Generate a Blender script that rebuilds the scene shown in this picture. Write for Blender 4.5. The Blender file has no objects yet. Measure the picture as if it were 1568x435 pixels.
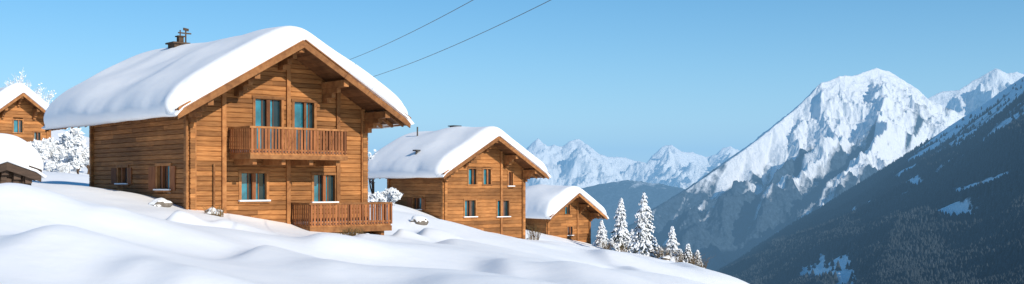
import bpy, math, random
import numpy as np
from mathutils import Vector, Matrix
R=random.Random(7)
F=1700.0; HZ=285.0
def P(px,py,d): return ((px-784)/F*d, d, (HZ-py)/F*d)
col=bpy.context.scene.collection

# ---------------------------------------------------------------- noise
rng=np.random.RandomState(3)
TAB=rng.rand(512,512)
def vn(x,y,seed=0):
    x=np.asarray(x,float)+seed*37.3; y=np.asarray(y,float)+seed*17.7
    xi=np.floor(x).astype(int); yi=np.floor(y).astype(int)
    fx=x-xi; fy=y-yi
    fx=fx*fx*fx*(fx*(fx*6-15)+10); fy=fy*fy*fy*(fy*(fy*6-15)+10)
    g=lambda a,b: TAB[a%512,b%512]
    return (g(xi,yi)*(1-fx)+g(xi+1,yi)*fx)*(1-fy)+(g(xi,yi+1)*(1-fx)+g(xi+1,yi+1)*fx)*fy
def fbm(x,y,o=5,seed=0,gain=.5):
    s=0;a=1;t=0
    for i in range(o):
        s=s+a*vn(x,y,seed+i*3); t+=a; a*=gain
        x,y=(x*.8-y*.6)*2.03,(x*.6+y*.8)*2.03
    return s/t
def ridged(x,y,o=5,seed=0,gain=.55):
    s=0;a=1;t=0
    for i in range(o):
        n=1-np.abs(2*vn(x,y,seed+i*3)-1); s=s+a*n*n; t+=a; a*=gain
        x,y=(x*.8-y*.6)*2.03,(x*.6+y*.8)*2.03
    return s/t

# ---------------------------------------------------------------- materials
def newmat(name):
    m=bpy.data.materials.new(name); m.use_nodes=True
    nt=m.node_tree; b=nt.nodes['Principled BSDF']
    return m,nt,b
def N(nt,t,**k):
    n=nt.nodes.new(t)
    for a,v in k.items(): setattr(n,a,v)
    return n
def ramp(nt,fac,stops):
    r=N(nt,'ShaderNodeValToRGB'); el=r.color_ramp.elements
    while len(el)<len(stops): el.new(.5)
    for e,(p,c) in zip(el,stops):
        e.position=p; e.color=(*c,1) if len(c)==3 else c
    nt.links.new(fac,r.inputs[0]); return r.outputs[0]
def noise(nt,scale,vec=None,detail=5,rough=.6,mapping=None):
    tc=N(nt,'ShaderNodeTexCoord'); mp=N(nt,'ShaderNodeMapping')
    nt.links.new(tc.outputs['Object'],mp.inputs[0])
    if mapping: mp.inputs['Scale'].default_value=mapping
    n=N(nt,'ShaderNodeTexNoise'); n.inputs['Scale'].default_value=scale
    n.inputs['Detail'].default_value=detail; n.inputs['Roughness'].default_value=rough
    nt.links.new(mp.outputs[0],n.inputs['Vector']); return n.outputs['Fac']
def bump(nt,b,h,strength,dist):
    bp=N(nt,'ShaderNodeBump'); bp.inputs['Strength'].default_value=strength; bp.inputs['Distance'].default_value=dist
    nt.links.new(h,bp.inputs['Height']); nt.links.new(bp.outputs[0],b.inputs['Normal']); return bp
def mix(nt,f,a,bb,mode='MIX'):
    m=N(nt,'ShaderNodeMix',data_type='RGBA',blend_type=mode)
    if isinstance(f,float): m.inputs[0].default_value=f
    else: nt.links.new(f,m.inputs[0])
    for i,v in ((6,a),(7,bb)):
        if isinstance(v,tuple): m.inputs[i].default_value=(*v,1)
        else: nt.links.new(v,m.inputs[i])
    return m.outputs[2]
def wood(name,c0,c1,c2,mapping=(1,1,16),rvar=.55):
    m,nt,b=newmat(name)
    f=noise(nt,1.3,mapping=mapping,detail=7,rough=.65)
    c=ramp(nt,f,[(.27,c0),(.5,c1),(.76,c2)])
    at=N(nt,'ShaderNodeAttribute',attribute_name='rnd')
    v=N(nt,'ShaderNodeMapRange'); v.inputs[3].default_value=1-rvar; v.inputs[4].default_value=1.15
    nt.links.new(at.outputs['Fac'],v.inputs[0])
    f2=noise(nt,.45,detail=4)
    v2=N(nt,'ShaderNodeMapRange'); v2.inputs[1].default_value=.35;v2.inputs[2].default_value=.65;v2.inputs[3].default_value=.70;v2.inputs[4].default_value=1.1
    nt.links.new(f2,v2.inputs[0])
    mm=N(nt,'ShaderNodeMath',operation='MULTIPLY'); nt.links.new(v.outputs[0],mm.inputs[0]); nt.links.new(v2.outputs[0],mm.inputs[1])
    cc=N(nt,'ShaderNodeVectorMath',operation='SCALE'); nt.links.new(c,cc.inputs[0]); nt.links.new(mm.outputs[0],cc.inputs['Scale'])
    nt.links.new(cc.outputs[0],b.inputs['Base Color']); b.inputs['Roughness'].default_value=.7
    b.inputs['Specular IOR Level'].default_value=.25
    bump(nt,b,f,.5,.02); return m
M_wall=wood('larch_boards',(.21,.075,.024),(.40,.168,.052),(.56,.27,.10),rvar=.45)
M_trim=wood('trim_timber',(.20,.078,.026),(.37,.155,.052),(.49,.24,.09),(3,3,3),.4)
M_rail=wood('railing_timber',(.20,.066,.024),(.33,.118,.042),(.41,.165,.065),(6,6,1.5),.5)
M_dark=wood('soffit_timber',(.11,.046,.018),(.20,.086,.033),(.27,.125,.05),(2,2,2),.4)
M_old=wood('weathered_boards',(.04,.028,.02),(.08,.05,.035),(.12,.08,.055),rvar=.4)
def snowmat(name,sc,bs,bd):
    m,nt,b=newmat(name)
    f=noise(nt,sc,detail=6,rough=.6)
    c=ramp(nt,f,[(.3,(.85,.88,.92)),(.7,(.90,.915,.935))])
    nt.links.new(c,b.inputs['Base Color']); b.inputs['Roughness'].default_value=.55
    b.inputs['Specular IOR Level'].default_value=.3
    bump(nt,b,f,bs,bd); return m
M_snow=snowmat('snow',1.3,.3,.07)
M_rsnow=snowmat('roof_snow_mat',1.6,.25,.06)
def plain(name,c,rough=.6,metal=0,spec=.5,nz=0.25,sc=8):
    m,nt,b=newmat(name)
    f=noise(nt,sc,detail=4)
    cc=ramp(nt,f,[(.3,tuple(x*(1-nz) for x in c)),(.7,tuple(min(1,x*(1+nz)) for x in c))])
    nt.links.new(cc,b.inputs['Base Color']); b.inputs['Roughness'].default_value=rough
    b.inputs['Metallic'].default_value=metal; b.inputs['Specular IOR Level'].default_value=spec; return m
M_glass=plain('window_glass',(.02,.17,.24),.08,0,.8,.45,1.5)
M_gdark=plain('window_glass_shaded',(.012,.03,.04),.08,0,.5,.3,1.5)  # darker copy of the glass, shade put into the colour
M_metal=plain('dark_metal',(.06,.055,.05),.45,.6)
M_stone=plain('plinth_stone',(.25,.2,.16),.9,0,.2,.4,3)
M_bark=plain('bark',(.09,.06,.04),.9,0,.2)
M_needle=plain('needles',(.075,.09,.065),.8,0,.2,.5)
M_frost=plain('frosted_twigs',(.74,.77,.80),.8,0,.2,.2,3)
M_tsnow=plain('snow_on_branches',(.84,.87,.91),.7,0,.2,.05)
M_dry=plain('dry_grass',(.22,.14,.06),.9,0,.1,.4)
M_rock=plain('boulder_rock',(.16,.14,.12),.9,0,.2,.4,4)

# ---------------------------------------------------------------- mesh builder
class MB:
    def __init__(s): s.v=[];s.f=[];s.r=[];s.m=[]
    def face(s,idx,r=0,m=0): s.f.append(idx); s.r.append(r); s.m.append(m)
    def hexa(s,p,m=0,r=None):
        r=R.random() if r is None else r
        b=len(s.v); s.v+= [tuple(q) for q in p]
        for q in ((0,3,2,1),(4,5,6,7),(0,1,5,4),(1,2,6,5),(2,3,7,6),(3,0,4,7)):
            s.face(tuple(b+i for i in q),r,m)
    def box(s,x0,x1,y0,y1,z0,z1,m=0,r=None):
        s.hexa([(x0,y0,z0),(x1,y0,z0),(x1,y1,z0),(x0,y1,z0),(x0,y0,z1),(x1,y0,z1),(x1,y1,z1),(x0,y1,z1)],m,r)
    def beam(s,a,b,w,h,m=0,up=(0,0,1),r=None):
        a=Vector(a);b=Vector(b);d=(b-a).normalized(); u=Vector(up)
        sd=d.cross(u).normalized(); u=sd.cross(d).normalized()
        sd=sd*w/2;u=u*h/2
        s.hexa([a-sd-u,a+sd-u,b+sd-u,b-sd-u,a-sd+u,a+sd+u,b+sd+u,b-sd+u],m,r)
    def tube(s,pts,rad,n=6,m=0,r=None):
        r=R.random() if r is None else r
        b=len(s.v); k=len(pts)
        for i,p in enumerate(pts):
            p=Vector(p); d=(Vector(pts[min(i+1,k-1)])-Vector(pts[max(i-1,0)])).normalized()
            a=d.orthogonal().normalized(); c=d.cross(a)
            rr=rad[i] if isinstance(rad,(list,tuple)) else rad
            for j in range(n):
                t=2*math.pi*j/n; s.v.append(tuple(p+a*math.cos(t)*rr+c*math.sin(t)*rr))
        for i in range(k-1):
            for j in range(n):
                s.face((b+i*n+j,b+i*n+(j+1)%n,b+(i+1)*n+(j+1)%n,b+(i+1)*n+j),r,m)
        s.face(tuple(b+j for j in range(n))[::-1],r,m); s.face(tuple(b+(k-1)*n+j for j in range(n)),r,m)
    def obj(s,name,mats,parent=None,smooth=False):
        me=bpy.data.meshes.new(name); me.from_pydata(s.v,[],s.f)
        a=me.attributes.new('rnd','FLOAT','FACE'); a.data.foreach_set('value',s.r)
        me.polygons.foreach_set('material_index',s.m)
        if smooth: me.polygons.foreach_set('use_smooth',[True]*len(s.f))
        for mt in mats: me.materials.append(mt)
        me.update(); o=bpy.data.objects.new(name,me); col.objects.link(o)
        if parent: o.parent=parent
        return o
def gridobj(name,X,Y,Z,mats,attrs={},smooth=True,parent=None):
    ny,nx=X.shape
    V=np.stack([X,Y,Z],-1).reshape(-1,3)
    i=np.arange(ny*nx).reshape(ny,nx)
    q=np.stack([i[:-1,:-1],i[:-1,1:],i[1:,1:],i[1:,:-1]],-1).reshape(-1,4)
    return rawobj(name,V,q,mats,attrs,smooth,parent)
def rawobj(name,V,q,mats,attrs={},smooth=True,parent=None):
    me=bpy.data.meshes.new(name); n=q.shape[1]
    me.vertices.add(len(V)); me.vertices.foreach_set('co',V.astype(np.float32).ravel())
    me.loops.add(q.size); me.loops.foreach_set('vertex_index',q.astype(np.int32).ravel())
    me.polygons.add(len(q)); me.polygons.foreach_set('loop_start',np.arange(0,q.size,n,dtype=np.int32))
    me.polygons.foreach_set('use_smooth',np.full(len(q),smooth))
    me.update(calc_edges=True); me.validate()
    for k,v in attrs.items():
        a=me.attributes.new(k,'FLOAT','POINT'); a.data.foreach_set('value',np.asarray(v,np.float32).ravel())
    for mt in mats: me.materials.append(mt)
    o=bpy.data.objects.new(name,me); col.objects.link(o)
    if parent: o.parent=parent
    return o

# ---------------------------------------------------------------- near ground
CP=[(0,345,20),(0,310,25),(0,277,31),(0,284,37),(0,282,46),(0,266,62),(0,232,92),
(-300,330,20),(-300,260,35),(-300,220,70),
(120,370,20),(120,313,31),(120,322,37),(140,302,47),(110,284,58),(100,266,75),(80,245,95),
(300,440,16),(300,400,22),(300,350,32),(290,330,41),(290,324,46),(250,302,60),(250,292,80),
(450,430,20),(450,395,28),(450,362,38),(450,354,46),(440,330,60),
(560,440,20),(560,405,30),(560,376,42),(560,358,51),(600,330,62),(590,314,76),(580,302,100),
(784,440,20),(784,412,31),(784,388,46),(740,362,60),(700,345,76),(784,362,80),(740,345,100),
(900,440,27),(900,412,46),(880,388,70),(850,372,100),(900,378,112),(880,372,130),
(1000,445,33),(1000,420,60),(1000,404,90),(1000,404,112),(1000,420,140),
(1140,452,40),(1140,434,70),(1120,430,100),(1140,455,130),
(1300,560,40),(1300,540,80),(1300,600,130),(1568,640,35),(1500,700,80),
(784,1700,2),(0,1300,2.5),(1568,2000,2),(784,700,8),(300,560,8),(1300,760,8)]
cp=np.array([P(*c) for c in CP])
def tps(r2): return .5*r2*np.log(r2+1e-9)
S=50.
A=cp[:,:2]/S; n=len(A)
K=tps(((A[:,None]-A[None])**2).sum(-1))+np.eye(n)*2e-4
Pm=np.hstack([np.ones((n,1)),A]); L=np.zeros((n+3,n+3)); L[:n,:n]=K; L[:n,n:]=Pm; L[n:,:n]=Pm.T
W_=np.linalg.solve(L,np.concatenate([cp[:,2],np.zeros(3)]))
BU=[ # px,py,d,rx,ry,amp
(105,374,21.5,2.0,2.8,.62),(225,398,19,1.3,1.6,.26),(410,382,27.5,1.5,2.4,.62),(520,400,25,2.2,1.7,.28),(785,392,34,1.9,2.4,.62),(885,412,33,2.0,2.2,.32),
(272,320,39,.7,1.2,.62),(345,342,40,1.1,1.1,.4),(620,402,28,1.8,2.0,.36),(655,345,55,1.2,2,.75),(615,352,52,.8,1.5,.6),(700,372,45,2.0,3,.5),
(560,376,42,1.5,1.4,.4),(980,415,60,2,4,.7),(1060,415,75,2,4,.6),(300,425,18,1.6,1.6,.26),(930,395,70,2,4,.5),(30,290,29,1.4,2,.35),(700,428,22,1.8,1.4,.26),
(190,345,30,1.5,2.0,.32),(500,372,36,1.5,1.8,.34),(25,345,22,1.4,1.8,.28)]
def ground(x,y):
    x=np.asarray(x,float);y=np.asarray(y,float)
    xc=np.clip(x,-70,65); yc=np.clip(y,0,145)
    q=np.stack([xc,yc],-1)/S
    z=W_[n]+W_[n+1]*q[...,0]+W_[n+2]*q[...,1]
    for i in range(n):
        z=z+W_[i]*tps((q[...,0]-A[i,0])**2+(q[...,1]-A[i,1])**2)
    for px,py,d,rx,ry,a in BU:
        c=P(px,py,d); dx=(x-c[0])/rx; dy=(y-c[1])/ry
        dx=np.where(dx<0,dx*2.3,dx*.6); dx=dx+.3*dy
        z=z+.85*a*np.exp(-(dx*dx+dy*dy)**1.1)-a*.2*np.exp(-((dx/2.4)**2+(dy/2.2)**2))
    z=z+(fbm(x/7.5,y/7.5,2,1)-.5)*.95+(fbm(x/1.8,y/2.4,3,15)-.5)*.05
    do=np.hypot(x-xc,y-yc)
    z=z-.5*do*do/(do+30)+np.minimum(do/80,1)*(fbm(x/60,y/60,4,8)-.5)*20
    return np.maximum(z,-345)
ex=70*np.exp(np.linspace(0,3.2,34))[1:]
xs=np.concatenate([-ex[::-1],np.linspace(-70,-26,130)[:-1],np.linspace(-26,14,260)[:-1],np.linspace(14,65,110),ex])
ys=np.concatenate([-(ex[::-1]-70),np.linspace(0,12,30)[:-1],np.linspace(12,60,290)[:-1],np.linspace(60,145,200),ex+75])
X,Y=np.meshgrid(xs,ys)
gridobj('snow_ground',X,Y,ground(X,Y),[M_snow])
def gz(x,y): return float(ground(np.array([x]),np.array([y]))[0])

# ---------------------------------------------------------------- chalets
ANG=math.radians(42)
def snow_roof(s0,s1,t0,t1,sm,k,zr,TL,TR,T0r,seed,parent,ov=.15,Rr=1.1):
    def sp(a,b,n):
        u=np.linspace(0,1,n); u=.5-.5*np.cos(np.pi*u)
        return a+(b-a)*u
    ss=sp(s0-ov,s1+ov,100); tt=sp(t0-ov,t1+ov,110)
    Sg,Tg=np.meshgrid(ss,tt)
    d=np.minimum(np.minimum(Sg-ss[0],ss[-1]-Sg),np.minimum(Tg-tt[0],tt[-1]-Tg))
    ds=np.minimum(Sg-ss[0],ss[-1]-Sg); dt=np.minimum(Tg-tt[0],tt[-1]-Tg)
    qa=np.clip(1-ds/Rr,0,1); qb=np.clip(1-dt/(Rr*.75),0,1)
    q=np.clip((qa**2.3+qb**2.3)**(1/2.3),0,1)
    e=(1-q**2.5)**(1/2.3)
    w=1/(1+np.exp((Sg-sm)/.6)); T=TL*w+TR*(1-w)
    r=(T0r)
    nz=(fbm(Sg/1.9+seed*5,Tg/2.2,3,seed,.4)-.5)
    nz2=(fbm(Sg/3.4+seed*3,Tg/3.6,2,seed+4,.3)-.5)
    base=zr-k*np.abs(Sg-sm)
    smooth=zr-k*np.sqrt((Sg-sm)**2+r*r)
    top=smooth+T*(1+.5*nz2)+.08*nz
    Z=base+ (top-base)*e
    rim=(fbm(Sg*.4+9,Tg*.4,3,seed+9,.4)-.5)*.45
    edge=np.clip(1-d/.7,0,1)
    cx=(s0+s1)/2; cy=(t0+t1)/2
    lip=np.where(d<.7,(rim+.2)*edge*(.25+.9*np.sin(np.pi*np.clip(e,0,1))),0)
    X2=Sg+np.where(ds<=dt,np.sign(Sg-cx)*lip,0); Y2=Tg+np.where(dt<ds,np.sign(Tg-cy)*lip*.6,0)
    sag=np.where(ds<.3,.12+.3*rim,0)*(1-np.clip(ds/.3,0,1))
    Zt=Z-.02-sag
    Zb=base-.10-sag
    V1=np.stack([X2,Y2,Zt],-1).reshape(-1,3); V2=np.stack([Sg*.985+cx*.015,Tg*.985+cy*.015,Zb],-1).reshape(-1,3)
    ny,nx=Sg.shape; i=np.arange(ny*nx).reshape(ny,nx); o=ny*nx
    f1=np.stack([i[:-1,:-1],i[:-1,1:],i[1:,1:],i[1:,:-1]],-1).reshape(-1,4)
    f2=f1[:,::-1]+o
    ring=np.concatenate([i[0,:-1],i[:-1,-1],i[-1,:0:-1],i[:0:-1,0]])
    nr=np.roll(ring,-1); f3=np.stack([ring+o,nr+o,nr,ring],-1)
    return rawobj('roof_snow',np.vstack([V1,V2]),np.vstack([f1,f2,f3]),[M_rsnow],{},True,parent)

def chalet(name,org,W,D,zb,sm,oL,oR,oF,oB,zr,k,TL,TR,Tr,fwin,swin,balc,posts,seed,h=.2,slab=.24,plinth=None,ang=ANG,wm=None):
    E=bpy.data.objects.new(name,None); col.objects.link(E)
    E.location=(org[0],org[1],0); E.rotation_euler=(0,0,ang)
    und=lambda s: zr-slab-k*abs(s-sm)
    wb=MB(); glass=MB(); fr=MB()
    fmap=lambda a,nn,z:(a,-nn,z)
    lmap=lambda a,nn,z:(-nn,a,z)
    rmap=lambda a,nn,z:(W+nn,a,z)
    bmap=lambda a,nn,z:(a,D+nn,z)
    def wall(mp,Ln,off,op,gable,ext=.16):
        zz=zb+off; i=0
        top=(zr-slab) if gable else (und(0) if mp is lmap else und(W))+.06
        while zz<top:
            z1=min(zz+h,top+ .02)
            a0,a1=-ext,Ln+ext
            if gable:
                hw=(zr-slab-zz)/k
                a0=max(a0,sm-hw); a1=min(a1,sm+hw)
                if a1-a0<.1: break
                if zz> und(0)-.05: a0=max(a0,.0)
                if zz> und(W)-.05: a1=min(a1,Ln)
            elif zz>top-h*1.2: a0,a1=0.02,Ln-.02
            segs=[(a0,a1)]
            for (o0,o1,oz0,oz1) in op:
                if z1>oz0+.02 and zz<oz1-.02:
                    ns=[]
                    for (p,q) in segs:
                        if o1<=p or o0>=q: ns.append((p,q))
                        else:
                            if o0>p: ns.append((p,o0))
                            if o1<q: ns.append((o1,q))
                    segs=ns
            for (p,q) in segs:
                cuts=[p]
                while q-cuts[-1]>4.5: cuts.append(cuts[-1]+R.uniform(2,4))
                cuts.append(q)
                jut=R.uniform(-.006,.008)
                for c0,c1 in zip(cuts[:-1],cuts[1:]):
                    if c1-c0<.05: continue
                    g=.022
                    prof=[(-.18,zz),(0.005,zz),(.035+jut,zz+g),(.035+jut,z1-g),(0.005,z1-.003),(-.18,z1-.003)]
                    b=len(wb.v); r=R.random()
                    for a in (c0+.003,c1-.003):
                        for nn,z in prof: wb.v.append(mp(a,nn,z))
                    m6=len(prof)
                    for j in range(m6): wb.face((b+j,b+(j+1)%m6,b+m6+(j+1)%m6,b+m6+j),r)
                    wb.face(tuple(range(b,b+m6)),r); wb.face(tuple(range(b+2*m6-1,b+m6-1,-1)),r)
            zz+=h; i+=1
    def bx(mb,mp,a0,a1,n0,n1,z0,z1,m=0,r=None):
        p=mp(a0,n0,z0);q=mp(a1,n1,z1)
        mb.box(min(p[0],q[0]),max(p[0],q[0]),min(p[1],q[1]),max(p[1],q[1]),z0,z1,m,r)
    def window(mp,a0,a1,z0,z1,style):
        w=a1-a0
        bx(fr,mp,a0-.07,a0+.05,-.12,.07,z0-.03,z1+.03,0); bx(fr,mp,a1-.05,a1+.07,-.12,.07,z0-.03,z1+.03,0)
        bx(fr,mp,a0-.10,a1+.10,-.12,.085,z1+.03,z1+.14,0); bx(fr,mp,a0-.10,a1+.10,-.12,.10,z0-.11,z0-.03,0)
        if style!=2: bx(fr,mp,a0-.09,a1+.09,.0,.17,z0-.028,z0+.03,3)
        ia,ib=a0+.05,a1-.05; ww=ib-ia
        if style==0: cuts=[(0,.30,1),(.30,.44,2),(.44,.58,0),(.58,.72,1),(.72,1,2)]
        elif style==1: cuts=[(0,.42,1),(.42,.60,2),(.60,.70,0),(.70,1,2)]
        else: cuts=[(0,.5,1),(.5,.62,0),(.62,.78,1),(.78,1,2)]
        for c0,c1,kd in cuts:
            u0=ia+ww*c0;u1=ia+ww*c1
            if kd==0: bx(fr,mp,u0,u1,-.10,.03,z0-.02,z1+.02,1)
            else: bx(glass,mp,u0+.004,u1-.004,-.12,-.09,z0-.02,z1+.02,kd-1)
            if kd: bx(fr,mp,u0-.012,u0+.016,-.088,-.05,z0-.02,z1+.02,1)
        if mp is lmap: # open plank shutter folded against the wall
            bx(fr,mp,a1+.08,a1+.08+w*.5,.045,.085,z0-.02,z1+.02,1)
            bx(fr,mp,a0-.08-w*.3,a0-.08,.045,.085,z0-.02,z1+.02,1)
    wall(fmap,W,0,[w[:4] for w in fwin],True)
    wall(bmap,W,0,[],True)
    wall(lmap,D,h/2,[w[:4] for w in swin],False)
    wall(rmap,D,h/2,[],False)
    inn=MB(); inn.box(.2,W-.2,.2,D-.2,zb,und(0)-.1,0)  # solid dark box, its colour stands in for unlit rooms
    inn.obj('dark_interior_box',[M_gdark],E)
    for w in fwin: window(fmap,*w)
    for w in swin: window(lmap,*w)
    for a in posts:
        zt=und(a)-.02
        bx(fr,fmap,a-.09,a+.09,.0,.13,zb,zt,0)
    wb.obj('log_walls',[wm or M_wall],E)
    fr.obj('window_frames_and_posts',[wm or M_trim,M_rail,M_dark,M_rsnow],E)
    glass.obj('window_panes',[M_glass,M_gdark],E)
    ro=MB(); y0,y1=-oF,D+oB
    def slope(sa,sb,ya,yb,zo,th,m,r=None):
        za=zr+zo-k*abs(sa-sm); zc=zr+zo-k*abs(sb-sm)
        ro.hexa([(sa,ya,za-th),(sb,ya,zc-th),(sb,yb,zc-th),(sa,yb,za-th),(sa,ya,za),(sb,ya,zc),(sb,yb,zc),(sa,yb,za)],m,r)
    slope(-oL,sm,y0,y1,0,slab-.04,0,.5); slope(sm,W+oR,y0,y1,0,slab-.04,0,.5)
    for sd in (0,1):
        e0,e1=(-oL,sm) if sd==0 else (sm,W+oR)
        nb=int(abs(e1-e0)/.22)
        for i in range(nb):
            a=e0+(e1-e0)*i/nb; b=e0+(e1-e0)*(i+1)/nb
            slope(a+.006,b-.006,y0+.02,y1-.02,-(slab-.042),.03,1)
    for yy,sg in ((y0,-1),(y1,1)):
        for (sa,sb) in ((-oL-.02,sm),(sm,W+oR+.02)):
            for (hh,zo,th,p) in ((.42,.02,.07,0),(.15,.05,.05,.07)):
                ya=yy+sg*p; yb=yy+sg*(p+th)
                slope(sa,sb,min(ya,yb),max(ya,yb),zo,hh,2)
    for s_,sg in ((-oL,-1),(W+oR,1)):
        z=zr-k*abs(s_-sm)
        ro.box(min(s_,s_+sg*.05),max(s_,s_+sg*.05),y0+.01,y1-.01,z-.30,z-.03,2)
    pl=[sm,0.0+.02,W-.02,sm-sm*.5,sm+(W-sm)*.5]
    for a in pl:
        zt=und(a)-.03-(.12*k if a!=sm else .03)
        ro.box(a-.12,a+.12,y0+.12,-.04,zt-.28,zt,2)
        ro.box(a-.12,a+.12,D+.04,y1-.12,zt-.28,zt,2)
        L_=oF-.2
        for j,fr_ in enumerate((.72,.48,.26)):
            ro.box(a-.10,a+.10,-L_*fr_,-.042,zt-.285-.2*(j+1),zt-.285-.2*j-.004,2)
    yy=y0+.4
    while yy<y1-.2:
        for sa,sb in ((-oL+.05,-.05),(W+.05,W+oR-.05)):
            slope(sa,sb,yy-.06,yy+.06,-slab-.005,.14,2)
        yy+=.8
    ro.obj('roof',[M_dark,M_dark,wm or M_trim],E)
    snow_roof(-oL,W+oR,y0,y1,sm,k,zr,TL,TR,Tr,seed,E)
    for (s0,s1,p,z0,zf,zt,sl) in balc:
        b=MB()
        b.box(s0,s1,-p,-.04,zf-.10,zf,0)
        b.box(s0-.03,s1+.03,-p-.04,-p+.12,z0,zf-.102,0)
        b.box(s0-.03,s0+.12,-p+.122,-.045,z0,zf-.102,0); b.box(s1-.12,s1+.03,-p+.122,-.045,z0,zf-.102,0)
        nb=4
        for i in range(nb):
            a=s0+.3+(s1-s0-.6)*i/(nb-1)
            b.box(a-.09,a+.09,-p+.2,-.045,z0-.22,z0+.05,0)
        b.box(s0-.05,s1+.05,-p-.05,-p+.07,zt-.08,zt,0)
        b.box(s0-.05,s0+.07,-p+.072,-.04,zt-.08,zt,0); b.box(s1-.07,s1+.05,-p+.072,-.04,zt-.08,zt,0)
        b.box(s0-.01,s1+.01,-p-.015,-p+.035,zf+.06,zf+.13,0)
        a=s0+.02
        while a<s1:
            b.box(a,a+sl*.62,-p-.03,-p-.017,zf-.03,zt-.07,1)
            a+=sl
        a=-p+.03
        while a<-.1:
            b.box(s0-.03,s0-.016,a,a+sl*.62,zf-.03,zt-.07,1); b.box(s1+.016,s1+.03,a,a+sl*.62,zf-.03,zt-.07,1)
            a+=sl
        for a in (s0,s1-.1,(s0+s1)/2-.05):
            b.box(a+.002,a+.098,-p+.046,-p+.13,zf,zt-.081,0)
        b.box(s0+.1,s1-.1,-p+.14,-.06,zf+.001,zf+.10,2)
        b.obj('balcony',[M_trim,M_rail,M_rsnow],E)
    if plinth:
        pb=MB(); pb.box(-.06,W+.06,-.06,D+.06,plinth-3,plinth,0); pb.obj('plinth',[M_stone],E)
    return E

o1=P(290,285,44)
C1=chalet('timber_chalet',o1,8.35,9.84,-1.8,4.05,1.38,1.05,1.9,2.1,6.05,.575,1.10,.68,.6,
  [(2.83,4.15,1.44,3.6,0),(4.68,5.75,1.44,3.55,2),(2.2,3.45,-.6,.5,0),(5.64,6.8,-.7,.45,0)],
  [(5.8,6.9,.1,.78,1),(1.6,2.9,-.15,.8,1)],
  [(1.7,6.2,1.8,1.08,1.35,2.38,.15),(4.6,8.7,1.5,-1.95,-1.62,-.70,.15)],
  [.15,1.45,4.42,6.9,8.2],1,plinth=-1.55)
ex_=MB()
ex_.tube([(-.22,-.22,2.6),(-.2,-.2,2.3),(-.2,-.2,-1.6)],.05,8,0)
ex_.tube([(1.0,-.12,.9),(1.0,-.12,-1.8)],.045,8,1)
ex_.obj('downpipes',[M_trim,M_trim],C1)
v=MB()
cx,cy,cz=3.6,8.2,6.62
v.box(cx-.55,cx+.45,cy-.35,cy+.35,cz-.8,cz+.10,0); v.box(cx-.65,cx+.2,cy-.45,cy+.42,cz+.06,cz+.13,1)
v.box(cx-.22,cx+.02,cy-.12,cy+.12,cz+.1,cz+.42,0); v.box(cx-.28,cx+.08,cy-.18,cy+.18,cz+.42,cz+.47,1)
v.tube([(cx+.18,cy,cz),(cx+.18,cy,cz+.85)],.035,6,1); v.tube([(cx-.1,cy,cz+.4),(cx-.1,cy,cz+.75)],.03,6,1)
v.beam((cx-.2,cy,cz+.62),(cx+.45,cy,cz+.62),.05,.06,1); v.beam((cx+.02,cy-.1,cz+.8),(cx+.36,cy+.1,cz+.8),.05,.12,1)
v.obj('chimney_vent',[M_bark,M_bark],C1)

o2=P(680,285,78)
C2=chalet('timber_chalet',o2,7.6,6.6,-4.6,3.75,1.25,1.1,1.5,1.6,3.68,.56,1.15,.8,.6,
 [(2.15,2.95,.15,1.2,2),(3.55,4.35,.15,1.2,2),(1.8,2.9,-2.2,-1.05,0),(4.9,6.1,-2.25,-1.1,0),(6.0,6.5,-.0,1.0,1)],
 [(2.5,3.6,-1.7,-.9,1)],[],[.12,5.3,7.45],2,h=.26)
v=MB(); v.box(3.4,3.95,3.1,3.6,3.6,4.45,0); v.box(3.3,4.05,3.0,3.7,4.452,4.52,1)
v.tube([(1.9,5.6,3),(1.9,5.6,4.45)],.06,6,1);v.tube([(-.6,2.4,1.6),(-.6,2.4,2.5)],.09,6,1); v.box(-.8,-.4,2.2,2.6,2.5,2.6,1)
v.obj('chimney_vent',[M_bark,M_metal],C2)
o3=P(838,285,115)
C3=chalet('timber_chalet',o3,6.3,5.2,-6.9,3.1,1.0,1.1,1.5,1.2,-.62,.60,1.35,.9,.7,
 [(2.5,3.3,-2.9,-1.9,2),(2.9,3.7,-5.2,-4.3,0)],[],[],[.12,4.4,6.2],3,h=.3)
C4=chalet('timber_chalet',(P(-22,285,93)[0],93),5.2,5,2.2,2.6,.95,.9,1.3,1.3,8.0,.78,1.3,.9,.6,
 [(2.2,3.0,4.6,5.6,2),(3.9,4.5,3.6,4.6,0)],[],[],[.12,5.05],4,h=.28)
o5=P(-34,285,40)
C5=chalet('timber_shed',(o5[0],o5[1]),1.7,2.0,-.9,.85,.3,.35,.4,.4,.98,.35,1.15,1.0,.5,[],[],[],[.1,1.6],5,h=.2,wm=M_old)

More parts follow.
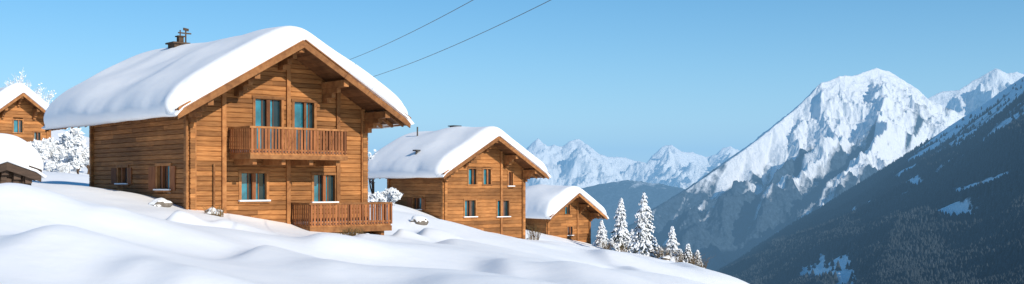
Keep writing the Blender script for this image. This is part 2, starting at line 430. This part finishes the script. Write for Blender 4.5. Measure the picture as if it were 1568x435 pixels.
# ---------------------------------------------------------------- trees
def conifer(name,loc,H,seed,dens=1.0,snowy=.72,wid=.26):
    r=random.Random(seed)
    mb=MB(); lean=(r.uniform(-.02,.02)*H,r.uniform(-.02,.02)*H)
    mb.tube([(0,0,-.6),(0,0,H*.3),(lean[0],lean[1],H)],[H*.022,H*.016,H*.003],6,0)
    z=H*.06
    while z<H*.99:
        f=1-z/H; rad=H*wid*(f**.8)*(1+r.uniform(-.3,.25))+.06
        nb=max(4,int((5+9*f)*dens))
        a0=r.random()*6.28
        for i in range(nb):
            if r.random()<.12: continue
            a=a0+6.28*i/nb+r.uniform(-.3,.3); L=rad*r.uniform(.6,1.18)
            c,s=math.cos(a),math.sin(a); z0=z+r.uniform(-.03,.03)*H*.5
            droop=L*r.uniform(.25,.6)
            lx=lean[0]*z/H; ly=lean[1]*z/H
            ns=4
            for j in range(ns):
                t=(j+.55)/ns; 
                for sd in (-1,1,0):
                    wl=L*.32*(1.1-t)+.07
                    px=lx+c*L*t; py=ly+s*L*t; pz=z0-droop*t*t+r.uniform(-.05,.05)
                    ang=a+sd*r.uniform(.6,1.1)
                    ex2=math.cos(ang)*wl*1.3; ey2=math.sin(ang)*wl*1.3
                    nx,ny=-math.sin(ang)*wl*.32,math.cos(ang)*wl*.32
                    b=len(mb.v); dz=-wl*.5
                    mb.v+=[(px-nx,py-ny,pz-.02),(px+nx,py+ny,pz-.02),(px+ex2,py+ey2,pz+dz),(px+ex2*.5,py+ey2*.5,pz-wl*.55)]
                    mb.face((b,b+1,b+2),r.random(),1); mb.face((b,b+2,b+3),r.random(),1)
                    if r.random()<snowy:
                        b=len(mb.v); u=.04+wl*.16
                        mb.v+=[(px-nx*1.1,py-ny*1.1,pz+u*.6),(px+nx*1.1,py+ny*1.1,pz+u*.6),(px+ex2*.85+nx*.5,py+ey2*.85+ny*.5,pz+dz*.9),(px+ex2*.85-nx*.5,py+ey2*.85-ny*.5,pz+dz*.9),(px+ex2*.4,py+ey2*.4,pz+dz*.2+u*2.2)]
                        for q in ((0,1,4),(1,2,4),(2,3,4),(3,0,4)): mb.face(tuple(b+w for w in q),r.random(),2)
        z+=H*.042*(0.55+f*.7)
    o=mb.obj(name,[M_bark,M_needle,M_tsnow]); o.location=loc; return o
def frosted_tree(name,loc,H,seed,spread=.45,leaves=9,fs=.10,lv=4,tr=.025):
    r=random.Random(seed); mb=MB()
    def br(p,d,L,rad,l):
        q=p+d*L; m_=p+d*L*.5+Vector((r.uniform(-1,1),r.uniform(-1,1),0))*L*.06
        mb.tube([p,m_,q],[rad,rad*.8,rad*.6],5 if l>2 else 3,0 if l>2 else 1)
        if l<=2:
            for i in range(leaves):
                t=r.random(); c=p+(q-p)*t+Vector((r.gauss(0,1),r.gauss(0,1),r.gauss(0,1)))*L*.16
                s=fs*r.uniform(.5,1.3)
                u=Vector((r.gauss(0,1),r.gauss(0,1),r.gauss(0,1))).normalized()*s; w=u.orthogonal().normalized()*s*.5
                b=len(mb.v); mb.v+=[tuple(c-u),tuple(c+w),tuple(c+u),tuple(c-w)]; mb.face((b,b+1,b+2,b+3),r.random(),1)
        if l>0:
            for i in range(r.choice((3,4,4))):
                nd=(d+Vector((r.uniform(-1,1),r.uniform(-1,1),r.uniform(-.25,.8)))*(spread+.35)).normalized()
                br(p+(q-p)*r.uniform(.45,1),nd,L*r.uniform(.6,.8),rad*.55,l-1)
    br(Vector((0,0,-.4)),Vector((0,0,1)),H*.36,H*tr,lv)
    o=mb.obj(name,[M_bark,M_frost]); o.location=loc; return o
def at(px,d,dz=0):
    x=(px-784)/F*d; return (x,d,gz(x,d)+dz)
def ztop(py,d): return (HZ-py)/F*d
def con(px,d,top,seed,**k):
    l=at(px,d); H=ztop(top,d)-l[2]; conifer('snowy_spruce_tree',l,H,seed,**k)
con(951,112,303,11); con(986,106,294,12); con(1030,104,347,13,wid=.28); con(922,118,338,14,wid=.30); con(1053,103,374,15,wid=.32,snowy=.3)
con(1068,101,384,16,wid=.36,snowy=.2); con(968,116,352,17,wid=.32); con(1003,110,368,18,wid=.33,snowy=.4); con(936,110,366,19,wid=.34,snowy=.4)
con(1012,104,380,30,wid=.4,snowy=.3); con(1042,103,382,31,wid=.4,snowy=.25); con(910,114,372,32,wid=.36,snowy=.3)
def fro(px,d,top,seed,**k):
    l=at(px,d); H=ztop(top,d)-l[2]; frosted_tree('frosted_tree',l,H*1.08,seed,**k)
fro(66,80,205,21,fs=.19,leaves=18,spread=.6); fro(104,82,190,22,fs=.2,leaves=20,spread=.62); fro(134,84,194,23,fs=.2,leaves=20,spread=.6); fro(86,86,203,27,fs=.2,leaves=18,spread=.6); fro(120,78,214,29,fs=.18,leaves=18,spread=.65); fro(74,76,236,34,fs=.17,leaves=16,spread=.65); fro(100,75,240,35,fs=.17,leaves=16,spread=.65)
fro(46,104,104,24,fs=.10,leaves=2,spread=.2)
fro(60,108,124,33,fs=.10,leaves=2,spread=.2)
fro(572,84,212,25,fs=.13,leaves=3,spread=.3)
fro(598,72,276,26,fs=.13,leaves=12); fro(576,70,280,28,fs=.13,leaves=12)
def shrub(px,d,seed,H=.5):
    r=random.Random(seed); mb=MB()
    for i in range(60):
        a=r.random()*6.28; t=r.uniform(.1,.9); L=H*r.uniform(.4,1.2); bx_=r.uniform(-.3,.3);by=r.uniform(-.3,.3)
        mb.tube([(bx_,by,-.2),(bx_+math.cos(a)*t*L*.5,by+math.sin(a)*t*L*.5,L*.7),(bx_+math.cos(a)*t*L,by+math.sin(a)*t*L,L*.9)],[.012,.009,.003],3,0)
    o=mb.obj('dry_shrub',[M_dry]); o.location=at(px,d)
def boulder(px,d,s,seed):
    import bmesh
    bm=bmesh.new(); bmesh.ops.create_icosphere(bm,subdivisions=3,radius=s)
    from mathutils import noise as mn
    for v_ in bm.verts:
        v_.co*=1+.45*mn.noise(v_.co/s*1.3+Vector((seed,0,0))); v_.co.z*=.6
    me=bpy.data.meshes.new('snowy_boulder'); 
    bm.normal_update()
    for f in bm.faces: 
        f.smooth=True; f.material_index=1 if f.normal.z>.35 else 0
    bm.to_mesh(me); bm.free(); me.materials.append(M_rock); me.materials.append(M_rsnow)
    o=bpy.data.objects.new('snowy_boulder',me); col.objects.link(o); o.location=at(px,d,.05)
for i,(px,d) in enumerate([(330,43.4),(532,43.3),(545,43.5),(818,80),(1010,101),(1040,98),(1075,98),(930,104),(955,104),(1022,100),(1060,97)]): shrub(px,d,40+i,.42 if d<60 else 1.3)
for i,(px,d,s) in enumerate([(325,43.5,.35),(540,44,.35),(560,45,.3),(245,43.5,.4),(815,84,.6),(1035,100,.8),(1020,100,.6),(640,60,.5)]): boulder(px,d,s,i+1)

# ---------------------------------------------------------------- power lines
w=MB()
for (a,b,sag) in ((P(498,104,57),P(830,-60,26),.25),(P(515,133,57),P(960,-60,26),.35)):
    pts=[]
    for i in range(25):
        t=i/24; p=Vector(a).lerp(Vector(b),t); p.z-=sag*4*t*(1-t); pts.append(tuple(p))
    w.tube(pts,.010,5,0)
w.obj('power_lines',[M_metal])

# ---------------------------------------------------------------- mountains
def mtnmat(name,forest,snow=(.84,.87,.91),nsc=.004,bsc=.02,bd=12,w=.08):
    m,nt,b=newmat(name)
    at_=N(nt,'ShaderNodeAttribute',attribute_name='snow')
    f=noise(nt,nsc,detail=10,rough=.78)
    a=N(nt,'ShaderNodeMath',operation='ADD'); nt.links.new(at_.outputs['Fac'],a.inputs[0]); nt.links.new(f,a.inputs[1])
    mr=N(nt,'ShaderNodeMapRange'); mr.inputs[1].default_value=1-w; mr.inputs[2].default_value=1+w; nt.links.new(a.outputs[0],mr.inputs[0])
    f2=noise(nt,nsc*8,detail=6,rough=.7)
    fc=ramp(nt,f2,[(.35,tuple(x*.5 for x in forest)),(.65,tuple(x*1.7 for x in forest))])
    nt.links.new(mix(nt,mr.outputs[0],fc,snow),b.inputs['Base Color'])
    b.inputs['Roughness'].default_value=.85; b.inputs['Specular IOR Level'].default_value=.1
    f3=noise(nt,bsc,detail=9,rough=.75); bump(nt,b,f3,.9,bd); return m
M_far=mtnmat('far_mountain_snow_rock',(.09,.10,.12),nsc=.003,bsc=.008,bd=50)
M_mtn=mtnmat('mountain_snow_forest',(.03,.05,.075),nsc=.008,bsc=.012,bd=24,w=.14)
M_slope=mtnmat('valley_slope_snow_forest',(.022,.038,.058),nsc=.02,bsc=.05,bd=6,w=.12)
def skel(X,Y,chains,s0,s1,Lc):
    Z=np.full(X.shape,-1e9); Dm=np.full(X.shape,1e9)
    for ch,sc in chains:
        pts=[P(*c) for c in ch]
        for a,b in zip(pts[:-1],pts[1:]):
            dx,dy=b[0]-a[0],b[1]-a[1]; l2=dx*dx+dy*dy
            t=np.clip(((X-a[0])*dx+(Y-a[1])*dy)/l2,0,1)
            d=np.hypot(X-a[0]-t*dx,Y-a[1]-t*dy)
            z=a[2]+t*(b[2]-a[2])-sc*(s1*d+(s0-s1)*Lc*(1-np.exp(-d/Lc)))
            Dm=np.where(z>Z,d,Dm); Z=np.maximum(Z,z)
    return Z,Dm
def mountain(name,pxr,dr,nx,ny,chains,s0,s1,Lc,wsc,wamp,rsc,ramp_,crestn,zmin,mat,snowf,seed):
    a=np.linspace(*pxr,nx); d=np.linspace(*dr,ny); AA,DD=np.meshgrid(a,d)
    X=(AA-784)/F*DD; Y=DD
    wx=(fbm(X/wsc,Y/wsc,5,seed,.55)-.5)*wamp; wy=(fbm(X/wsc,Y/wsc,5,seed+20,.55)-.5)*wamp
    Zc,Dc=skel(X,Y,chains[:1],s0,s1,Lc)
    Zw,Dw=skel(X+wx,Y+wy,chains,s0,s1,Lc)
    k=np.clip(Dc/(wamp*.6),0,1); k=k*k*(3-2*k)
    Z=Zc*(1-k)+Zw*k
    g=np.clip(Dc/(rsc*.7),0,1)
    rn=ridged((X+wx*.3)/rsc+3,(Y+wy*.3)/rsc,7,seed+5,.6)
    r2=ridged((X+wx*.5)/(rsc*.28)+3,(Y)/(rsc*.28),5,seed+15,.6)
    Z=Z+(rn-.45)*ramp_*(crestn+(1-crestn)*g)+(r2-.45)*ramp_*.26*(crestn*2+(1-crestn*2)*g)
    c0=np.array(chains[0][0],float)
    lim=np.interp(AA,c0[:,0],(HZ-c0[:,1])/F)*Y+(r2-.35)*ramp_*.12
    Z=np.minimum(Z,lim)
    Z=np.maximum(Z,zmin+(fbm(X/300,Y/300,3,2)-.5)*20)
    sn=snowf(X,Y,Z,rn*.6+r2*.4,AA,DD)
    return gridobj(name,X,Y,Z,[mat],{'snow':sn})
crest=[(640,250,9800),(740,232,9700),(800,236,9600),(812,222,9550),(824,211,9500),(838,224,9500),(848,222,9500),(860,224,9550),(872,216,9550),(886,212,9600),(897,222,9600),(912,232,9650),(930,238,9700),(955,240,9750),(975,246,9800),(990,252,9800),(1003,234,9700),(1014,224,9700),(1028,221,9700),(1043,231,9750),(1060,232,9800),(1080,241,9900),(1097,238,9900),(1107,228,9900),(1118,225,9900),(1138,234,10000),(1200,260,10000),(1300,290,10000)]
sp1=[[(824,211,9500),(830,262,8700),(850,300,8000)],[(886,212,9600),(900,262,8800),(880,300,8000)],[(886,212,9600),(925,258,8900),(960,300,8100)],[(1028,221,9700),(1015,262,8900),(1020,300,8100)],[(1028,221,9700),(1075,262,9000),(1090,300,8200)],[(1118,225,9900),(1130,270,9000)],[(740,232,9700),(760,280,8500)]]
far_s=lambda X,Y,Z,rn,AA,DD: .92+(Z-30)/300-.8*(rn-.45)
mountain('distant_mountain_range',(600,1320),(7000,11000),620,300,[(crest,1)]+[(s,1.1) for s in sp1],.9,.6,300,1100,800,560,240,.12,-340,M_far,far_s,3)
hill=[(700,310,7200),(800,302,7000),(860,296,6900),(910,284,6800),(960,275,6800),(1010,280,6700),(1050,290,6600),(1100,300,6500),(1200,300,6400)]
hill_s=lambda X,Y,Z,rn,AA,DD: .36+(Z-20)/400-.5*(rn-.45)
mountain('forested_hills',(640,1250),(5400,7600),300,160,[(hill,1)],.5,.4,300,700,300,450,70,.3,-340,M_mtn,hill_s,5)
mc=[(820,430,4100),(900,392,4200),(1000,322,4400),(1050,292,4500),(1100,257,4600),(1145,224,4700),(1185,193,4800),(1215,168,4900),(1240,146,4950),(1258,127,5000),(1284,117,5050),(1305,116,5100),(1325,110,5150),(1342,103,5200),(1362,110,5250),(1385,124,5300),(1405,138,5400),(1422,155,5450),(1450,168,5500),(1475,176,5550),(1560,190,5700),(1700,200,5800)]
msp=[[(1342,103,5200),(1358,150,4800),(1330,215,4300),(1290,270,3950),(1240,330,3600)],
     [(1284,117,5050),(1265,180,4650),(1215,250,4250),(1160,320,3900)],
     [(1240,146,4950),(1205,220,4550),(1140,300,4200),(1090,360,3900)],
     [(1422,155,5450),(1420,210,4900),(1400,280,4400)],[(1475,176,5550),(1490,240,4900)],
     [(1145,224,4700),(1100,310,4300),(1050,370,4000)]]
def mt_s(X,Y,Z,rn,AA,DD):
    ac=X*.8-Y*.6; al=X*.6+Y*.8
    st=fbm(ac/60,al/800,5,31)
    return .62+(Z-90)/520+np.clip((Z-260)/300,0,1)*.5-1.0*(rn-.45)+(st-.5)*2.2-.16
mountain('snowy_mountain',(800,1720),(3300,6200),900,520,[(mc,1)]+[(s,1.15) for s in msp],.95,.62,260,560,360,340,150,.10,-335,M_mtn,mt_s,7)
m2=[(1380,190,7000),(1425,148,7000),(1445,140,7050),(1470,137,7050),(1490,122,7100),(1510,112,7100),(1523,105,7100),(1540,111,7150),(1556,109,7150),(1575,112,7200),(1700,90,7300)]
m2s=[[(1523,105,7100),(1515,160,6600)],[(1470,137,7050),(1455,180,6600)],[(1556,109,7150),(1580,170,6500)]]
mountain('snowy_mountain',(1350,1720),(6000,8000),360,200,[(m2,1)]+[(s,1.2) for s in m2s],.9,.6,260,500,400,380,180,.12,-335,M_far,lambda X,Y,Z,rn,AA,DD:.85-1.1*(rn-.45),9)

cr=np.array([(980,470,2700),(1060,440,2850),(1110,412,2900),(1200,352,3000),(1300,292,3100),(1400,229,3100),(1500,164,3000),(1568,116,2900),(1700,20,2800),(1850,-60,2700)],float)
nr_=np.array([(980,520,2000),(1120,470,1900),(1300,452,1500),(1400,452,1250),(1568,460,1000),(1700,470,880),(1850,480,800)],float)
def loft(px,t):
    cy=np.interp(px,cr[:,0],cr[:,1]); cd=np.interp(px,cr[:,0],cr[:,2])
    ny_=np.interp(px,nr_[:,0],nr_[:,1]); nd=np.interp(px,nr_[:,0],nr_[:,2])
    cX,cY,cZ=(px-784)/F*cd,cd,(HZ-cy)/F*cd; nX,nY,nZ=(px-784)/F*nd,nd,(HZ-ny_)/F*nd
    tt=np.clip(t,0,1); o=np.maximum(t-1,0)
    X=nX+(cX-nX)*t; Y=nY+(cY-nY)*t
    Z=nZ+(cZ-nZ)*tt**1.12-o*o*2500-o*500
    Z=np.where(t<0,nZ+t*700,Z)
    ed=np.clip((1-tt)*4,0.0,1)
    rr=ridged(X/420+7,Y/900,6,41)
    Z=Z+(rr-.45)*60*ed+(fbm(X/70,Y/70,5,44)-.5)*16*np.clip(ed+.35,0,1)
    ac=X*.35-Y*.93; al=X*.93+Y*.35
    st=fbm(al/420,ac/60,5,51)          # avalanche tracks running down the fall line
    br_=fbm(X/260,Y/260,4,53)
    alt=(Z+10)/330
    s=.16+np.clip(alt,-.6,1)*.9+(st-.5)*1.6*np.clip(.5+alt,.25,1.4)+(br_-.5)*.5
    for (cpx,ct,rx,rt,am) in ((1268,.13,44,.11,2),(1320,.60,18,.05,1.1),(1395,.55,14,.035,1.3),(1170,.55,18,.04,1),(1460,.30,46,.022,.9),(1500,.38,46,.02,.9),(1290,.56,40,.02,.6),(1440,.68,60,.025,.6)):
        u=(px-cpx)/rx; v_=(t-ct)/rt; v2=v_+u*.6+(fbm(px/12,t*40,3,57)-.5)*1.2
        s=s+am*np.exp(-(u*u*u*u+v2*v2*v2*v2))
    return X,Y,Z,s
pa=np.linspace(980,1850,620); ta=np.concatenate([np.linspace(-.35,0,10)[:-1],np.linspace(0,1,360),np.linspace(1.01,1.5,30)])
PA,TA=np.meshgrid(pa,ta); X,Y,Z,s=loft(PA,TA)
gridobj('forested_slope',X,Y,Z,[M_slope],{'snow':s})
def forest(name,X,Y,Z,Hh,rs,mat):
    n_=len(X); tiers=[(0.08,.62,.30),(.32,.82,.22),(.58,1.0,.15)]
    ns=6; V=[];Q=[];off=0
    th=rs.rand(n_)*6.28; wv=.8+.5*rs.rand(n_)
    for (zb_,zt_,rd) in tiers:
        apex=np.stack([X,Y,Z+Hh*zt_],-1)
        ring=[]
        for j in range(ns):
            a=th+6.2832*j/ns; rj=Hh*rd*wv*(.75+.5*rs.rand(n_))
            ring.append(np.stack([X+np.cos(a)*rj,Y+np.sin(a)*rj,Z+Hh*(zb_+.05*rs.rand(n_))],-1))
        VV=np.stack([apex]+ring,1).reshape(-1,3); V.append(VV)
        base=off+np.arange(n_)*(ns+1)
        for j in range(ns): Q.append(np.stack([base,base+1+j,base+1+(j+1)%ns],-1))
        off+=n_*(ns+1)
    return rawobj(name,np.vstack(V),np.vstack(Q),[mat],{},False)
mF,nt,b=newmat('distant_spruce_needles')
f=noise(nt,.03,detail=6,rough=.8); fb=noise(nt,.35,detail=3)
mm=N(nt,'ShaderNodeMath',operation='MULTIPLY_ADD'); nt.links.new(f,mm.inputs[0]); mm.inputs[1].default_value=.6; 
m5=N(nt,'ShaderNodeMath',operation='MULTIPLY'); nt.links.new(fb,m5.inputs[0]); m5.inputs[1].default_value=.4; nt.links.new(m5.outputs[0],mm.inputs[2])
nt.links.new(ramp(nt,mm.outputs[0],[(.38,(.012,.022,.032)),(.55,(.022,.036,.048)),(.66,(.06,.08,.105))]),b.inputs['Base Color']); b.inputs['Roughness'].default_value=.9
rs=np.random.RandomState(5)
npz=80000
tpx=1060+rs.rand(npz)*700; tt=rs.rand(npz)**1.25*.98
X,Y,Z,s=loft(tpx,tt)
den=np.clip((.56-s)*2.2,0.012,1); keep=rs.rand(npz)<den
X,Y,Z,tt=X[keep],Y[keep],Z[keep],tt[keep]
forest('spruce_forest',X,Y,Z-1,(8+8*rs.rand(len(X)))*(1.15-.45*tt),rs,mF)

xx=np.linspace(-20000,20000,160); yy=np.linspace(-15000,26000,160); X,Y=np.meshgrid(xx,yy)
gridobj('valley_floor',X,Y,-350+(fbm(X/900,Y/900,4,61)-.5)*20,[M_mtn],{'snow':.3+0*X})

# aerial haze: self-glowing blue block, its emission standing in for light scattered by air
hz=MB(); hz.box(-15000,15000,400,24000,-700,800,0)
ho=hz.obj('glowing_haze_box',[])
m=bpy.data.materials.new('haze_glow'); m.use_nodes=True; nt=m.node_tree; nt.nodes.clear()
out=N(nt,'ShaderNodeOutputMaterial'); ab=N(nt,'ShaderNodeVolumeAbsorption'); em=N(nt,'ShaderNodeEmission'); ad=N(nt,'ShaderNodeAddShader')
sg=8.5e-5
ab.inputs['Color'].default_value=(0,0,0,1); ab.inputs['Density'].default_value=sg
em.inputs['Color'].default_value=(.25,.53,.86,1); em.inputs['Strength'].default_value=sg
nt.links.new(ab.outputs[0],ad.inputs[0]); nt.links.new(em.outputs[0],ad.inputs[1]); nt.links.new(ad.outputs[0],out.inputs['Volume'])
ho.data.materials.append(m)

# ---------------------------------------------------------------- light
el=math.radians(27); hx,hy=.70,-.71; l=math.hypot(hx,hy); hx/=l; hy/=l
sd=Vector((hx*math.cos(el),hy*math.cos(el),math.sin(el)))
sun=bpy.data.lights.new('sun','SUN'); sun.energy=5; sun.angle=math.radians(.53); sun.color=(1,.91,.78)
so=bpy.data.objects.new('sun',sun); col.objects.link(so); so.rotation_euler=sd.to_track_quat('Z','Y').to_euler()
wd=bpy.data.worlds.new('World'); bpy.context.scene.world=wd; wd.use_nodes=True
nt=wd.node_tree; bg=nt.nodes['Background']; sk=nt.nodes.new('ShaderNodeTexSky'); sk.sky_type='NISHITA'; sk.sun_disc=False
sk.sun_elevation=el; sk.sun_rotation=math.atan2(hx,hy); sk.altitude=1500; sk.air_density=1.0; sk.dust_density=.3; sk.ozone_density=1.5
hs=nt.nodes.new('ShaderNodeHueSaturation'); hs.inputs['Saturation'].default_value=1.42; hs.inputs['Hue'].default_value=.495
nt.links.new(sk.outputs[0],hs.inputs['Color']); nt.links.new(hs.outputs[0],bg.inputs[0]); bg.inputs[1].default_value=.125

cam=bpy.data.cameras.new('camera'); co=bpy.data.objects.new('camera',cam); col.objects.link(co)
co.location=(0,0,0); co.rotation_euler=(math.pi/2,0,0)
cam.sensor_width=36; cam.lens=F/1568*36; cam.shift_y=(HZ-217.5)/1568; cam.clip_start=.5; cam.clip_end=60000
sc=bpy.context.scene; sc.camera=co
sc.view_settings.view_transform='Standard'; sc.view_settings.look='None'; sc.view_settings.exposure=0
